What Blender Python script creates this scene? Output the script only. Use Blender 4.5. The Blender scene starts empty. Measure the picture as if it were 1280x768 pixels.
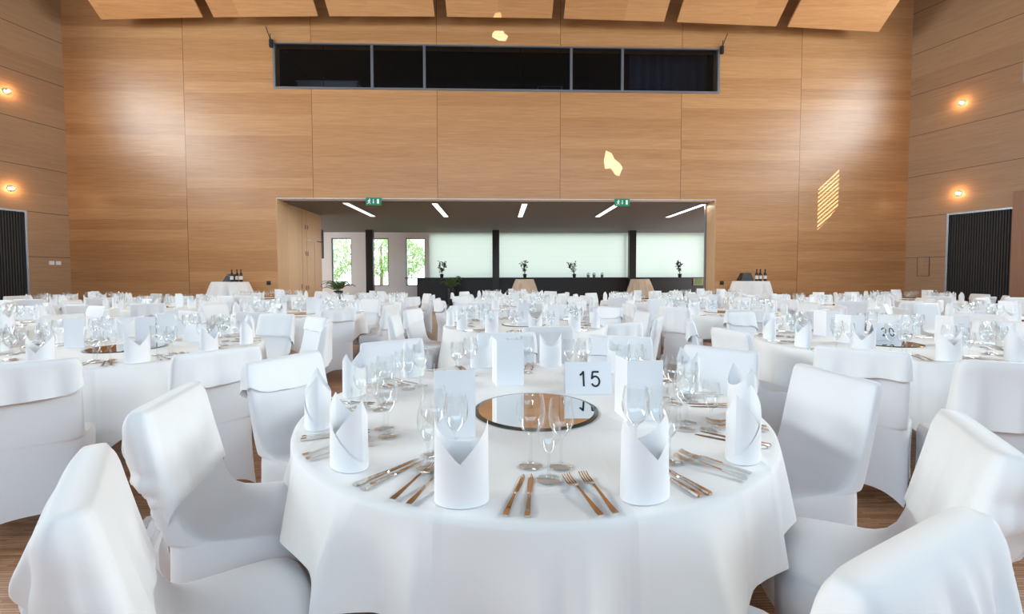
import bpy, math, random
from math import sin, cos, pi, radians as R
from mathutils import Vector, Matrix, Euler
random.seed(7)
sc = bpy.context.scene
COL = sc.collection

# ------------------------------------------------------------------ camera
EYE = 1.29
cam_d = bpy.data.cameras.new('camera'); cam = bpy.data.objects.new('camera', cam_d); COL.objects.link(cam)
sc.camera = cam
f_px, pitch, yaw, roll, cyp = 547.36, 0.0371, 0.0298, -0.0012, 366.73
cam_d.sensor_width = 36.0; cam_d.sensor_fit = 'HORIZONTAL'
cam_d.lens = 36.0*f_px/1280
cam_d.shift_y = -(384-cyp)/1280
cam_d.clip_start = 0.05
fw = Vector((sin(yaw)*cos(pitch), cos(yaw)*cos(pitch), -sin(pitch)))
rt = Vector((cos(yaw), -sin(yaw), 0)); up = rt.cross(fw)
rt2 = rt*cos(roll)+up*sin(roll); up2 = -rt*sin(roll)+up*cos(roll)
cam.matrix_world = Matrix(((rt2.x, up2.x, -fw.x, 0), (rt2.y, up2.y, -fw.y, 0), (rt2.z, up2.z, -fw.z, EYE), (0, 0, 0, 1)))

# ------------------------------------------------------------------ view, world, light
sc.view_settings.view_transform = 'Standard'; sc.view_settings.look = 'None'
sc.view_settings.gamma = 1; sc.view_settings.use_curve_mapping = False
sc.view_settings.exposure = 0.20
cy = sc.cycles
cy.max_bounces = 8; cy.diffuse_bounces = 5; cy.glossy_bounces = 4; cy.transmission_bounces = 6
cy.transparent_max_bounces = 28; cy.sample_clamp_indirect = 6; cy.use_denoising = True
cy.caustics_reflective = False; cy.caustics_refractive = False

W = bpy.data.worlds.new('sky'); sc.world = W; W.use_nodes = True
wn = W.node_tree.nodes; bg = wn['Background']
bg.inputs[0].default_value = (0.86, 0.94, 1.0, 1); bg.inputs[1].default_value = 3.8

# side walls lean inwards towards the far wall: X = XL - AL*(YB-Y), X = XR + AR*(YB-Y)
YB, XL, XR, AL, AR = 12.5, -11.85, 11.9, 0.2817, 0.3703
YF, ZC = -9.0, 12.4
def lx(y): return XL-AL*(YB-y)
def rx(y): return XR+AR*(YB-y)

def area(name, loc, direction, sx, sy, power, color, spread=None):
    d = bpy.data.lights.new(name, 'AREA'); d.shape = 'RECTANGLE'; d.size = sx; d.size_y = sy
    d.energy = power; d.color = color
    if spread: d.spread = spread
    o = bpy.data.objects.new(name, d); COL.objects.link(o); o.location = loc
    o.rotation_euler = Vector(direction).to_track_quat('-Z', 'Y').to_euler()
    return o
DAY = (0.92, 0.955, 1.0)
WZ0, WZ1 = 5.98, 8.25                       # clerestory windows of the side walls
LWY0, LWY1 = -3.0, 9.6
RWY0, RWY1 = -3.0, 10.4
P_SIDE_L, P_SIDE_R, P_FRONT, P_FOYER = 2350, 2600, 1500, 92
_m = (LWY0+LWY1)/2; _l = math.hypot(1, AL)
area('daylight_left', (lx(_m)-.22, _m, (WZ0+WZ1)/2), (1, -AL, -0.10), (LWY1-LWY0)*_l-.1, WZ1-WZ0-.05, P_SIDE_L, DAY)
_m = (RWY0+RWY1)/2; _l = math.hypot(1, AR)
area('daylight_right', (rx(_m)+.22, _m, (WZ0+WZ1)/2), (-1, -AR, -0.10), (RWY1-RWY0)*_l-.1, WZ1-WZ0-.05, P_SIDE_R, DAY)
area('daylight_front', (0, YF+.1, 6.0), (0, 1, -0.12), 24, 5.0, P_FRONT, (0.46, 0.73, 1.0))
area('fill_foyer_left', (-12.7, 18.0, 1.9), (1, 0, 0), 5.5, 2.8, 330, DAY)  # fill lamp added to brighten the foyer, no window behind it
area('fill_foyer_right', (11.8, 17.0, 1.9), (-1, 0, 0), 5.5, 2.8, 260, DAY)  # its counterpart, added fill before the closed right end wall
area('daylight_foyer', (3.3, 21.9, 2.4), (0, -1, 0), 13.4, 2.0, P_FOYER, (0.93, 0.97, 1.0))

# low sun through holes shaped like its patches, in the wall behind the camera
SUN = Vector((0.10, 1.0, -0.15)).normalized()
sd = bpy.data.lights.new('sun', 'SUN'); sd.energy = 8; sd.angle = R(0.03); sd.color = (1.0, 0.95, 0.88)
so = bpy.data.objects.new('sun', sd); COL.objects.link(so); so.location = (-3, -30, 12)
so.rotation_euler = SUN.to_track_quat('-Z', 'Z').to_euler()

# ------------------------------------------------------------------ helpers
def tag(o, label=None, cat=None, group=None, kind=None):
    if label: o['label'] = label
    if cat: o['category'] = cat
    if group: o['group'] = group
    if kind: o['kind'] = kind
    return o
def empty(name, loc=(0, 0, 0), rz=0, label=None, cat=None, group=None):
    o = bpy.data.objects.new(name, None); COL.objects.link(o); o.location = loc; o.rotation_euler = (0, 0, rz)
    o.empty_display_size = .1
    return tag(o, label, cat, group)
KIDS = {}
def link(o, parent=None):
    COL.objects.link(o)
    if parent is not None:
        o.parent = parent; KIDS.setdefault(parent.name, []).append(o)
    return o
class MB:
    def __init__(s): s.v = []; s.f = []; s.mi = []; s.cur = 0
    def add(s, vs, fs):
        n = len(s.v); s.v += [tuple(v) for v in vs]; s.f += [tuple(i+n for i in f) for f in fs]; s.mi += [s.cur]*len(fs); return s
    def box(s, x0, x1, y0, y1, z0, z1, M=None):
        vs = [(x, y, z) for z in (z0, z1) for y in (y0, y1) for x in (x0, x1)]
        if M is not None: vs = [tuple(M @ Vector(v)) for v in vs]
        return s.add(vs, [(0, 2, 3, 1), (4, 5, 7, 6), (0, 1, 5, 4), (2, 6, 7, 3), (0, 4, 6, 2), (1, 3, 7, 5)])
    def prism(s, pts, z0, z1):            # pts counter-clockwise in XY
        n = len(pts); vs = [(x, y, z0) for x, y in pts]+[(x, y, z1) for x, y in pts]
        return s.add(vs, [tuple(range(n-1, -1, -1)), tuple(range(n, 2*n))]+[(i, (i+1) % n, n+(i+1) % n, n+i) for i in range(n)])
    def lathe(s, prof, n=16, c=(0, 0), cap0=False, cap1=False):
        vs = [(c[0]+r*cos(2*pi*k/n), c[1]+r*sin(2*pi*k/n), z) for r, z in prof for k in range(n)]
        fs = [(i*n+k, i*n+(k+1) % n, (i+1)*n+(k+1) % n, (i+1)*n+k) for i in range(len(prof)-1) for k in range(n)]
        if cap0: fs.append(tuple(range(n-1, -1, -1)))
        if cap1: fs.append(tuple(range((len(prof)-1)*n, len(prof)*n)))
        return s.add(vs, fs)
    def tube(s, pts, rad, n=8, cap=True):
        pts = [Vector(p) for p in pts]; rings = []
        rads = rad if isinstance(rad, (list, tuple)) else [rad]*len(pts)
        for i, p in enumerate(pts):
            t = (pts[min(i+1, len(pts)-1)]-pts[max(i-1, 0)]).normalized()
            a = t.cross(Vector((0, 0, 1)) if abs(t.z) < .9 else Vector((1, 0, 0))).normalized(); b = a.cross(t)
            rings.append([p+(a*cos(2*pi*k/n)+b*sin(2*pi*k/n))*rads[i] for k in range(n)])
        vs = [v for r in rings for v in r]
        fs = [(i*n+k, i*n+(k+1) % n, (i+1)*n+(k+1) % n, (i+1)*n+k) for i in range(len(pts)-1) for k in range(n)]
        if cap: fs += [tuple(range(n-1, -1, -1)), tuple(range((len(pts)-1)*n, len(pts)*n))]
        return s.add(vs, fs)
    def grid(s, rows, close_u=False):
        m, n = len(rows), len(rows[0]); vs = [p for r in rows for p in r]; fs = []
        for i in range(m-1):
            for k in range(n if close_u else n-1):
                fs.append((i*n+k, i*n+(k+1) % n, (i+1)*n+(k+1) % n, (i+1)*n+k))
        return s.add(vs, fs)
    def mesh(s, name, mats, smooth=False, angle=None):
        me = bpy.data.meshes.new(name); me.from_pydata(s.v, [], s.f); me.update()
        for m in (mats if isinstance(mats, (list, tuple)) else [mats]): me.materials.append(m)
        if any(s.mi): me.polygons.foreach_set('material_index', s.mi)
        if smooth:
            me.polygons.foreach_set('use_smooth', [True]*len(me.polygons))
            if angle: me.set_sharp_from_angle(angle=R(angle))
        return me
    def build(s, name, mats, parent=None, smooth=False, angle=None, solid=0, loc=None, kind=None):
        o = bpy.data.objects.new(name, s.mesh(name, mats, smooth, angle)); link(o, parent)
        if solid:
            md = o.modifiers.new('thickness', 'SOLIDIFY'); md.thickness = solid; md.offset = 0
        if loc is not None: o.location = loc
        if kind: o['kind'] = kind
        return o
def obj_of(name, mesh, parent=None, loc=(0, 0, 0), rz=0):
    o = bpy.data.objects.new(name, mesh); link(o, parent); o.location = loc; o.rotation_euler = (0, 0, rz); return o
def dup(root, loc, rz, **kw):
    r = root.copy(); COL.objects.link(r); r.location = loc; r.rotation_euler = (0, 0, rz)
    KIDS[r.name] = []
    for ch in KIDS.get(root.name, []):
        c = ch.copy(); COL.objects.link(c); c.parent = r; KIDS[r.name].append(c); KIDS[c.name] = []
        for g in KIDS.get(ch.name, []):
            d = g.copy(); COL.objects.link(d); d.parent = c
    return tag(r, **kw)

# ------------------------------------------------------------------ materials
def mat(name, color, rough=.5, metal=0, spec=.5, **kw):
    m = bpy.data.materials.new(name); m.use_nodes = True; b = m.node_tree.nodes['Principled BSDF']
    b.inputs['Base Color'].default_value = (*color, 1); b.inputs['Roughness'].default_value = rough
    b.inputs['Metallic'].default_value = metal; b.inputs['Specular IOR Level'].default_value = spec
    for k, v in kw.items():
        b.inputs[k.replace('_', ' ')].default_value = v
    return m
def N(m, t, **kw):
    n = m.node_tree.nodes.new(t)
    for k, v in kw.items(): setattr(n, k, v)
    return n
def L(m, a, b): m.node_tree.links.new(a, b)
def math_node(m, op, a, b=None, c=None):
    n = N(m, 'ShaderNodeMath', operation=op)
    for i, x in enumerate((a, b, c)):
        if x is None: continue
        if isinstance(x, (int, float)): n.inputs[i].default_value = x
        else: L(m, x, n.inputs[i])
    return n.outputs[0]
def ramp(m, fac, stops):
    r = N(m, 'ShaderNodeValToRGB'); e = r.color_ramp.elements
    while len(e) < len(stops): e.new(.5)
    for x, (p, c) in zip(e, stops): x.position = p; x.color = (*c, 1)
    L(m, fac, r.inputs[0]); return r.outputs[0]
def mixc(m, fac, a, b, mode='MIX'):
    n = N(m, 'ShaderNodeMix', data_type='RGBA', blend_type=mode)
    if isinstance(fac, (int, float)): n.inputs[0].default_value = fac
    else: L(m, fac, n.inputs[0])
    for i, x in ((6, a), (7, b)):
        if isinstance(x, tuple): n.inputs[i].default_value = (*x, 1)
        else: L(m, x, n.inputs[i])
    return n.outputs[2]
def wood_panel(name, dark, light, axis='X', jx=None, jz=None, rough=.3, band=.29, jw=.012, vein=1.0, spec=.5, bump=.06):
    """wood veneer with grain along one axis; jx = (offset, pitch) of the joints across it, jz the same in height"""
    m = mat(name, light, rough, spec=spec); b = m.node_tree.nodes['Principled BSDF']
    tc = N(m, 'ShaderNodeTexCoord'); sp = N(m, 'ShaderNodeSeparateXYZ'); L(m, tc.outputs['Object'], sp.inputs[0])
    u = sp.outputs[{'X': 0, 'Y': 1, 'Z': 2}[axis]]; v = sp.outputs[2] if axis != 'Z' else sp.outputs[1]
    pan = math_node(m, 'FLOOR', math_node(m, 'DIVIDE', math_node(m, 'SUBTRACT', u, jx[0] if jx else 0), jx[1] if jx else 3.4))
    row = math_node(m, 'FLOOR', math_node(m, 'DIVIDE', v, band))
    cmb = N(m, 'ShaderNodeCombineXYZ'); L(m, pan, cmb.inputs[0]); L(m, row, cmb.inputs[1])
    wn_ = N(m, 'ShaderNodeTexWhiteNoise', noise_dimensions='2D'); L(m, cmb.outputs[0], wn_.inputs['Vector'])
    mp = N(m, 'ShaderNodeMapping')
    s = {'X': (.8, 2, 22), 'Y': (2, .8, 22), 'Z': (22, 22, .8)}[axis]; mp.inputs['Scale'].default_value = s
    off = N(m, 'ShaderNodeVectorMath', operation='ADD'); L(m, tc.outputs['Object'], off.inputs[0]); L(m, cmb.outputs[0], off.inputs[1])
    L(m, off.outputs[0], mp.inputs[0])
    n1 = N(m, 'ShaderNodeTexNoise'); n1.inputs['Scale'].default_value = 1.6; n1.inputs['Detail'].default_value = 7; n1.inputs['Roughness'].default_value = .65
    n1.inputs['Distortion'].default_value = .35; L(m, mp.outputs[0], n1.inputs[0])
    g = math_node(m, 'ADD', math_node(m, 'MULTIPLY', n1.outputs[0], .8*vein), math_node(m, 'MULTIPLY', wn_.outputs[0], .22))
    c = ramp(m, g, [(.22, dark), (.80, light)])
    def joint(co, o, p, w):
        fr = math_node(m, 'FRACT', math_node(m, 'DIVIDE', math_node(m, 'SUBTRACT', co, o), p))
        return math_node(m, 'LESS_THAN', math_node(m, 'MULTIPLY', math_node(m, 'ABSOLUTE', math_node(m, 'SUBTRACT', fr, .5)), -1), -(.5-w/p))
    for co, j in ((u, jx), (sp.outputs[2], jz)):
        if j: c = mixc(m, joint(co, j[0], j[1], jw*.5), c, tuple(x*.35 for x in dark))
    L(m, c, b.inputs['Base Color'])
    bp = N(m, 'ShaderNodeBump'); bp.inputs['Strength'].default_value = bump; bp.inputs['Distance'].default_value = .01
    L(m, n1.outputs[0], bp.inputs['Height']); L(m, bp.outputs[0], b.inputs['Normal'])
    return m
M = {}
M['wall_back'] = wood_panel('maple_veneer_panels', (.40, .175, .062), (.66, .355, .160), 'X', (-8.647, 3.463), None, rough=.31, jw=.014, bump=.35)
M['wall_side'] = wood_panel('oak_veneer_boards', (.29, .152, .074), (.46, .275, .145), 'Y', None, (1.83, 1.162), rough=.45, band=1.162, jw=.016)
M['ceiling_panel'] = wood_panel('reflector_veneer', (.50, .22, .080), (.74, .39, .165), 'X', None, None, rough=.5, band=.4)
M['jamb'] = wood_panel('jamb_veneer', (.50, .30, .15), (.68, .45, .26), 'Z', None, None, rough=.4, band=.6)
M['pillar_wood'] = wood_panel('reddish_veneer', (.24, .11, .06), (.36, .18, .10), 'Z', None, None, rough=.45)
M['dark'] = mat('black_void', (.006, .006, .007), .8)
M['black'] = mat('black_lacquer', (.012, .012, .013), .45)
M['column'] = mat('black_steel', (.015, .015, .017), .4)
M['alu'] = mat('anodised_aluminium', (.30, .32, .36), .35, .8)
M['foyer_ceiling'] = mat('grey_concrete_ceiling', (.165, .16, .15), .8)
M['white_wall'] = mat('white_plaster', (.80, .80, .78), .8)
M['dark_ceiling'] = mat('dark_brown_ceiling', (.06, .035, .02), .9)
M['plastic_white'] = mat('white_plastic', (.8, .8, .8), .4)
M['curtain'] = mat('navy_curtain', (.035, .045, .075), .9)
M['wall_behind'] = mat('off_white_wall', (.55, .52, .48), .8)  # for the wall behind the camera with its added sun holes

def cloth(name, color, rough=.9, weave=900, strength=.12, sheen=.15):
    m = mat(name, color, rough, spec=.2); b = m.node_tree.nodes['Principled BSDF']
    b.inputs['Sheen Weight'].default_value = sheen
    tc = N(m, 'ShaderNodeTexCoord'); n1 = N(m, 'ShaderNodeTexNoise'); n1.inputs['Scale'].default_value = 9; n1.inputs['Detail'].default_value = 4
    L(m, tc.outputs['Object'], n1.inputs[0])
    bp = N(m, 'ShaderNodeBump'); bp.inputs['Strength'].default_value = strength; bp.inputs['Distance'].default_value = .02
    L(m, n1.outputs[0], bp.inputs['Height']); L(m, bp.outputs[0], b.inputs['Normal'])
    return m
M['linen'] = cloth('white_damask', (.86, .845, .83), strength=.10)
def ironed(m, pitch=.46):
    nt = m.node_tree; b = nt.nodes['Principled BSDF']; tc = N(m, 'ShaderNodeTexCoord'); sp = N(m, 'ShaderNodeSeparateXYZ'); L(m, tc.outputs['Object'], sp.inputs[0])
    hs = []
    for i, o in ((0, .11), (1, .17)):
        fr = math_node(m, 'FRACT', math_node(m, 'ADD', math_node(m, 'DIVIDE', sp.outputs[i], pitch), o))
        hs.append(math_node(m, 'MAXIMUM', math_node(m, 'SUBTRACT', 1, math_node(m, 'MULTIPLY', math_node(m, 'ABSOLUTE', math_node(m, 'SUBTRACT', fr, .5)), 22)), 0))
    bp = N(m, 'ShaderNodeBump'); bp.inputs['Strength'].default_value = .35; bp.inputs['Distance'].default_value = .006
    L(m, math_node(m, 'MAXIMUM', hs[0], hs[1]), bp.inputs['Height'])
    old = b.inputs['Normal'].links[0].from_socket; L(m, old, bp.inputs['Normal']); L(m, bp.outputs[0], b.inputs['Normal'])
ironed(M['linen'])
M['stretch'] = cloth('white_stretch_fabric', (.79, .80, .825), .7, strength=.05)
M['cap'] = cloth('white_cotton', (.86, .87, .88), .85, strength=.12)
M['napkin'] = cloth('white_starched_napkin', (.90, .90, .91), .8, strength=.03)
M['beige_cloth'] = cloth('beige_cloth', (.66, .55, .43), .9)
M['paper'] = mat('white_paper', (.93, .93, .95), .6, spec=.3)
M['ink'] = mat('black_ink', (.015, .018, .025), .6)
M['ink_grey'] = mat('grey_ink', (.22, .23, .32), .6)
M['steel'] = mat('polished_cutlery_steel', (.72, .68, .63), .16, 1.0)
M['mirror'] = mat('mirror_glass', (.86, .84, .80), .015, 1.0)
M['mirror_edge'] = mat('bevelled_mirror_edge', (.10, .12, .11), .15, .6)
M['gold'] = mat('gold_ribbon', (.45, .34, .06), .4, .5)
M['table_wood'] = mat('plywood_table', (.35, .22, .12), .6)

def organza():
    m = mat('white_organza', (.88, .88, .90), .7, spec=.2); nt = m.node_tree
    b = nt.nodes['Principled BSDF']; t = N(m, 'ShaderNodeBsdfTransparent'); mx = N(m, 'ShaderNodeMixShader'); mx.inputs[0].default_value = .62
    L(m, t.outputs[0], mx.inputs[1]); L(m, b.outputs[0], mx.inputs[2]); L(m, mx.outputs[0], nt.nodes['Material Output'].inputs[0]); return m
M['organza'] = organza()
def thin_glass(name, tint=(.97, .98, .98), lo=.04, hi=.75, rough=.02, power=3.2, edge=1.0):
    m = bpy.data.materials.new(name); m.use_nodes = True; nt = m.node_tree; nt.nodes.remove(nt.nodes['Principled BSDF'])
    t = N(m, 'ShaderNodeBsdfTransparent'); lw0 = N(m, 'ShaderNodeLayerWeight'); lw0.inputs[0].default_value = .5
    L(m, mixc(m, math_node(m, 'POWER', lw0.outputs['Facing'], 3.0), tint, tuple(x*edge for x in tint)), t.inputs[0])
    g = N(m, 'ShaderNodeBsdfGlossy'); g.inputs['Roughness'].default_value = rough; g.inputs[0].default_value = (1, 1, 1, 1)
    lw = N(m, 'ShaderNodeLayerWeight'); lw.inputs[0].default_value = .5
    p = math_node(m, 'POWER', lw.outputs['Facing'], power)
    k = math_node(m, 'ADD', math_node(m, 'MULTIPLY', p, hi-lo), lo)
    mx = N(m, 'ShaderNodeMixShader'); L(m, k, mx.inputs[0]); L(m, t.outputs[0], mx.inputs[1]); L(m, g.outputs[0], mx.inputs[2])
    L(m, mx.outputs[0], nt.nodes['Material Output'].inputs[0]); return m
M['glass'] = thin_glass('wine_glass_crystal', lo=.075, hi=.85, power=2.4, edge=.80)
M['pane'] = thin_glass('window_pane', (.93, .96, .95), .05, .6, .01)
M['booth_pane'] = thin_glass('tinted_booth_pane', (.62, .65, .70), .045, .3, .02)
def emit(name, col, s):
    m = bpy.data.materials.new(name); m.use_nodes = True; nt = m.node_tree; nt.nodes.remove(nt.nodes['Principled BSDF'])
    e = N(m, 'ShaderNodeEmission'); e.inputs[0].default_value = (*col, 1); e.inputs[1].default_value = s
    L(m, e.outputs[0], nt.nodes['Material Output'].inputs[0]); return m
M['strip_light'] = emit('strip_light_diffuser', (1, .93, .82), 2.6)
M['bulb'] = emit('halogen_bulb', (1, .85, .62), 30)
def sign_mat():
    m = mat('exit_green', (.0, .13, .07), .5); b = m.node_tree.nodes['Principled BSDF']
    b.inputs['Emission Color'].default_value = (0, .42, .22, 1); b.inputs['Emission Strength'].default_value = .22; return m
M['exit_green'] = sign_mat()
M['exit_white'] = emit('exit_white', (1, .95, .92), .85)
def blind_mat():
    m = bpy.data.materials.new('roller_blind_fabric'); m.use_nodes = True; nt = m.node_tree; nt.nodes.remove(nt.nodes['Principled BSDF'])
    tc = N(m, 'ShaderNodeTexCoord'); sp = N(m, 'ShaderNodeSeparateXYZ'); L(m, tc.outputs['Object'], sp.inputs[0])
    fr = math_node(m, 'FRACT', math_node(m, 'DIVIDE', sp.outputs[2], .21)); ln = math_node(m, 'LESS_THAN', fr, .06)
    c = mixc(m, ln, (.60, .61, .585), (.55, .56, .54))
    d = N(m, 'ShaderNodeBsdfDiffuse'); t = N(m, 'ShaderNodeBsdfTranslucent'); L(m, c, d.inputs[0]); L(m, c, t.inputs[0])
    mx = N(m, 'ShaderNodeMixShader'); mx.inputs[0].default_value = .5; L(m, d.outputs[0], mx.inputs[1]); L(m, t.outputs[0], mx.inputs[2])
    L(m, mx.outputs[0], nt.nodes['Material Output'].inputs[0]); return m
M['blind'] = blind_mat()
def floor_mat():
    m = mat('industrial_parquet', (.3, .15, .08), .32); b = m.node_tree.nodes['Principled BSDF']
    tc = N(m, 'ShaderNodeTexCoord')
    br = N(m, 'ShaderNodeTexBrick'); L(m, tc.outputs['Object'], br.inputs[0])
    br.inputs['Color1'].default_value = (.74, .40, .22, 1); br.inputs['Color2'].default_value = (.44, .20, .10, 1); br.inputs['Mortar'].default_value = (.22, .10, .05, 1)
    br.inputs['Scale'].default_value = 1; br.inputs['Mortar Size'].default_value = .0012; br.inputs['Brick Width'].default_value = .22; br.inputs['Row Height'].default_value = .014
    br.inputs['Bias'].default_value = -.1; br.offset = .37
    mp = N(m, 'ShaderNodeMapping'); mp.inputs['Scale'].default_value = (5, 60, 1); L(m, tc.outputs['Object'], mp.inputs[0])
    n1 = N(m, 'ShaderNodeTexNoise'); n1.inputs['Scale'].default_value = 1.5; n1.inputs['Detail'].default_value = 5; L(m, mp.outputs[0], n1.inputs[0])
    c = mixc(m, .55, br.outputs[0], ramp(m, n1.outputs[0], [(.3, (.45, .45, .45)), (.7, (1, 1, 1))]), 'MULTIPLY')
    L(m, c, b.inputs['Base Color'])
    bp = N(m, 'ShaderNodeBump'); bp.inputs['Strength'].default_value = .15; bp.inputs['Distance'].default_value = .002
    L(m, br.outputs['Fac'], bp.inputs['Height']); bp.invert = True; L(m, bp.outputs[0], b.inputs['Normal'])
    return m
M['floor'] = floor_mat()
def leaf_mat(name, a, b_):
    m = mat(name, a, .6); n1 = N(m, 'ShaderNodeTexNoise'); n1.inputs['Scale'].default_value = 14
    L(m, ramp(m, n1.outputs[0], [(.35, a), (.7, b_)]), m.node_tree.nodes['Principled BSDF'].inputs['Base Color']); return m
M['leaf_dark'] = leaf_mat('dark_leaf', (.015, .035, .015), (.03, .07, .03))
M['leaf_fern'] = leaf_mat('fern_leaf', (.08, .16, .04), (.16, .30, .08))
M['leaf_tree'] = leaf_mat('tree_leaf', (.40, .55, .25), (.68, .80, .48))
M['roller'] = mat('dark_ribbed_door', (.024, .019, .016), .55)
M['bottle'] = mat('dark_bottle_glass', (.008, .006, .006), .12)
M['label'] = mat('cream_bottle_label', (.75, .70, .64), .7)
M['grass'] = mat('lawn', (.12, .25, .05), .9)

# ------------------------------------------------------------------ room shell
def struct(mb, name, m, **kw): return mb.build(name, m, kind='structure', **kw)
fl = MB(); fl.prism([(rx(YF), YF-.6), (rx(YB)+.3, YB+.2), (12.8, YB+.2), (12.8, 23), (-14, 23), (-14, YB+.2), (lx(YB)-.3, YB+.2), (lx(YF), YF-.6)], -.1, 0)
struct(fl, 'floor', M['floor'])
# back wall: booth window band X -6.21..6.28, z 6.5..7.76 ; foyer opening X -6.21..6.24, z 0..3.505
OX0, OX1, OZ = -6.21, 6.24, 3.505
BX0, BX1, BZ0, BZ1 = -6.21, 6.28, 6.505, 7.757
bw = MB(); T = .35
bw.box(XL-.6, OX0, YB, YB+T, 0, BZ0); bw.box(OX1, XR+.8, YB, YB+T, 0, BZ0)
bw.box(OX0, OX1, YB, YB+T, OZ, BZ0)
bw.box(XL-.6, BX0, YB, YB+T, BZ0, BZ1); bw.box(BX1, XR+.8, YB, YB+T, BZ0, BZ1)
bw.box(XL-.6, XR+.8, YB, YB+T, BZ1, ZC)
struct(bw, 'wall_back', M['wall_back'])

def side_wall(name, fx, s, y0, y1, dy0, dy1, dz, m):
    """wall following fx(y); window opening y0..y1 x WZ0..WZ1, doorway dy0..dy1 up to dz. s = outward sign"""
    b = MB(); t = .3*s
    def seg(a, c, z0, z1):
        if c-a < 1e-4: return
        pts = [(fx(a), a), (fx(c), c), (fx(c)+t, c), (fx(a)+t, a)]
        if s > 0: pts = pts[::-1]
        if (pts[1][0]-pts[0][0])*(pts[2][1]-pts[1][1])-(pts[1][1]-pts[0][1])*(pts[2][0]-pts[1][0]) < 0: pts = pts[::-1]
        b.prism(pts, z0, z1)
    yb = YB+.02
    seg(YF-.3, dy0, 0, dz); seg(dy1, yb, 0, dz)
    seg(YF-.3, yb, dz, WZ0)
    seg(YF-.3, y0, WZ0, WZ1); seg(y1, yb, WZ0, WZ1)
    seg(YF-.3, yb, WZ1, ZC)
    struct(b, name, m)
DZ = 3.0
side_wall('wall_left', lx, -1, LWY0, LWY1, 10.35, 11.65, DZ, M['wall_side'])
side_wall('wall_right', rx, 1, RWY0, RWY1, 10.43, 11.65, DZ, M['wall_side'])
# the wall behind the camera, pierced by added holes shaped like the sun patches
def front_wall():
    from mathutils.geometry import tessellate_polygon
    K = (YB-YF)/SUN.y
    def ap(x, z): return (x-SUN.x*K, z-SUN.z*K)
    b = MB()
    blob = [(-.28, .10), (-.22, .38), (-.05, .30), (.02, .14), (.18, .02), (.26, -.10), (.16, -.34), (.05, -.30), (-.08, -.12), (-.24, -.14)]
    blob2 = [(.05+x*.75, 8.05+z*.55) for x, z in [(-.28, .1), (-.1, .3), (.1, .32), (.14, .1), (.3, -.05), (.2, -.3), (-.05, -.28), (-.3, -.1)]]
    n = 10; X0, X1 = 9.24, 9.84
    lo = lambda x, t: (3.81-1.17*t)+(x-X0)/(X1-X0)*(.576-.03*t)
    holes = [[ap(3.27+x, 4.50+z) for x, z in blob], [ap(x, z) for x, z in blob2],
             [ap(X0, lo(X0, 0)), ap(X0, lo(X0, 1)), ap(X1-.25, lo(X1-.25, 1)), ap(X1-.18, lo(X1-.18, .93)), ap(X1, lo(X1, .90)), ap(X1, lo(X1, 0))]]
    rects = [(min(p[0] for p in h)-.15, max(p[0] for p in h)+.15, min(p[1] for p in h)-.15, max(p[1] for p in h)+.15) for h in holes]
    for h, (xa, xb, za, zb) in zip(holes, rects):
        outer = [Vector((xa, za, 0)), Vector((xb, za, 0)), Vector((xb, zb, 0)), Vector((xa, zb, 0))]
        inner = [Vector((x, z, 0)) for x, z in h]; allp = outer+inner
        b.add([(v.x, YF, v.y) for v in allp], [tuple(t) for t in tessellate_polygon([outer, inner])])
    for k in range(n):                                     # unseen slats added to stripe the third sun patch
        t0 = (k+.50)/n; t1 = (k+1)/n
        q = [ap(X0-.02, lo(X0, t0)), ap(X0-.02, lo(X0, t1)), ap(X1+.02, lo(X1, t1)), ap(X1+.02, lo(X1, t0))]
        b.add([(x, YF+.01, z) for x, z in q], [(0, 1, 2, 3)])
    # wall field around the three openings
    x0, x1 = lx(YF)-.6, rx(YF)+.6
    xs = sorted({x0, x1, *[r[0] for r in rects], *[r[1] for r in rects]}); zs = sorted({0, ZC, *[r[2] for r in rects], *[r[3] for r in rects]})
    for xa, xb in zip(xs, xs[1:]):
        for za, zb in zip(zs, zs[1:]):
            cx, cz = (xa+xb)/2, (za+zb)/2
            if any(r[0] < cx < r[1] and r[2] < cz < r[3] for r in rects): continue
            b.add([(xa, YF, za), (xb, YF, za), (xb, YF, zb), (xa, YF, zb)], [(0, 1, 2, 3)])
    b.build('wall_front', M['wall_behind'], kind='structure')
front_wall()
cl = MB(); cl.prism([(lx(YF)-.5, YF-.5), (rx(YF)+.5, YF-.5), (XR+.9, YB+3), (XL-.9, YB+3)], ZC, ZC+.2)
struct(cl, 'ceiling', M['dark_ceiling'])
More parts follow.
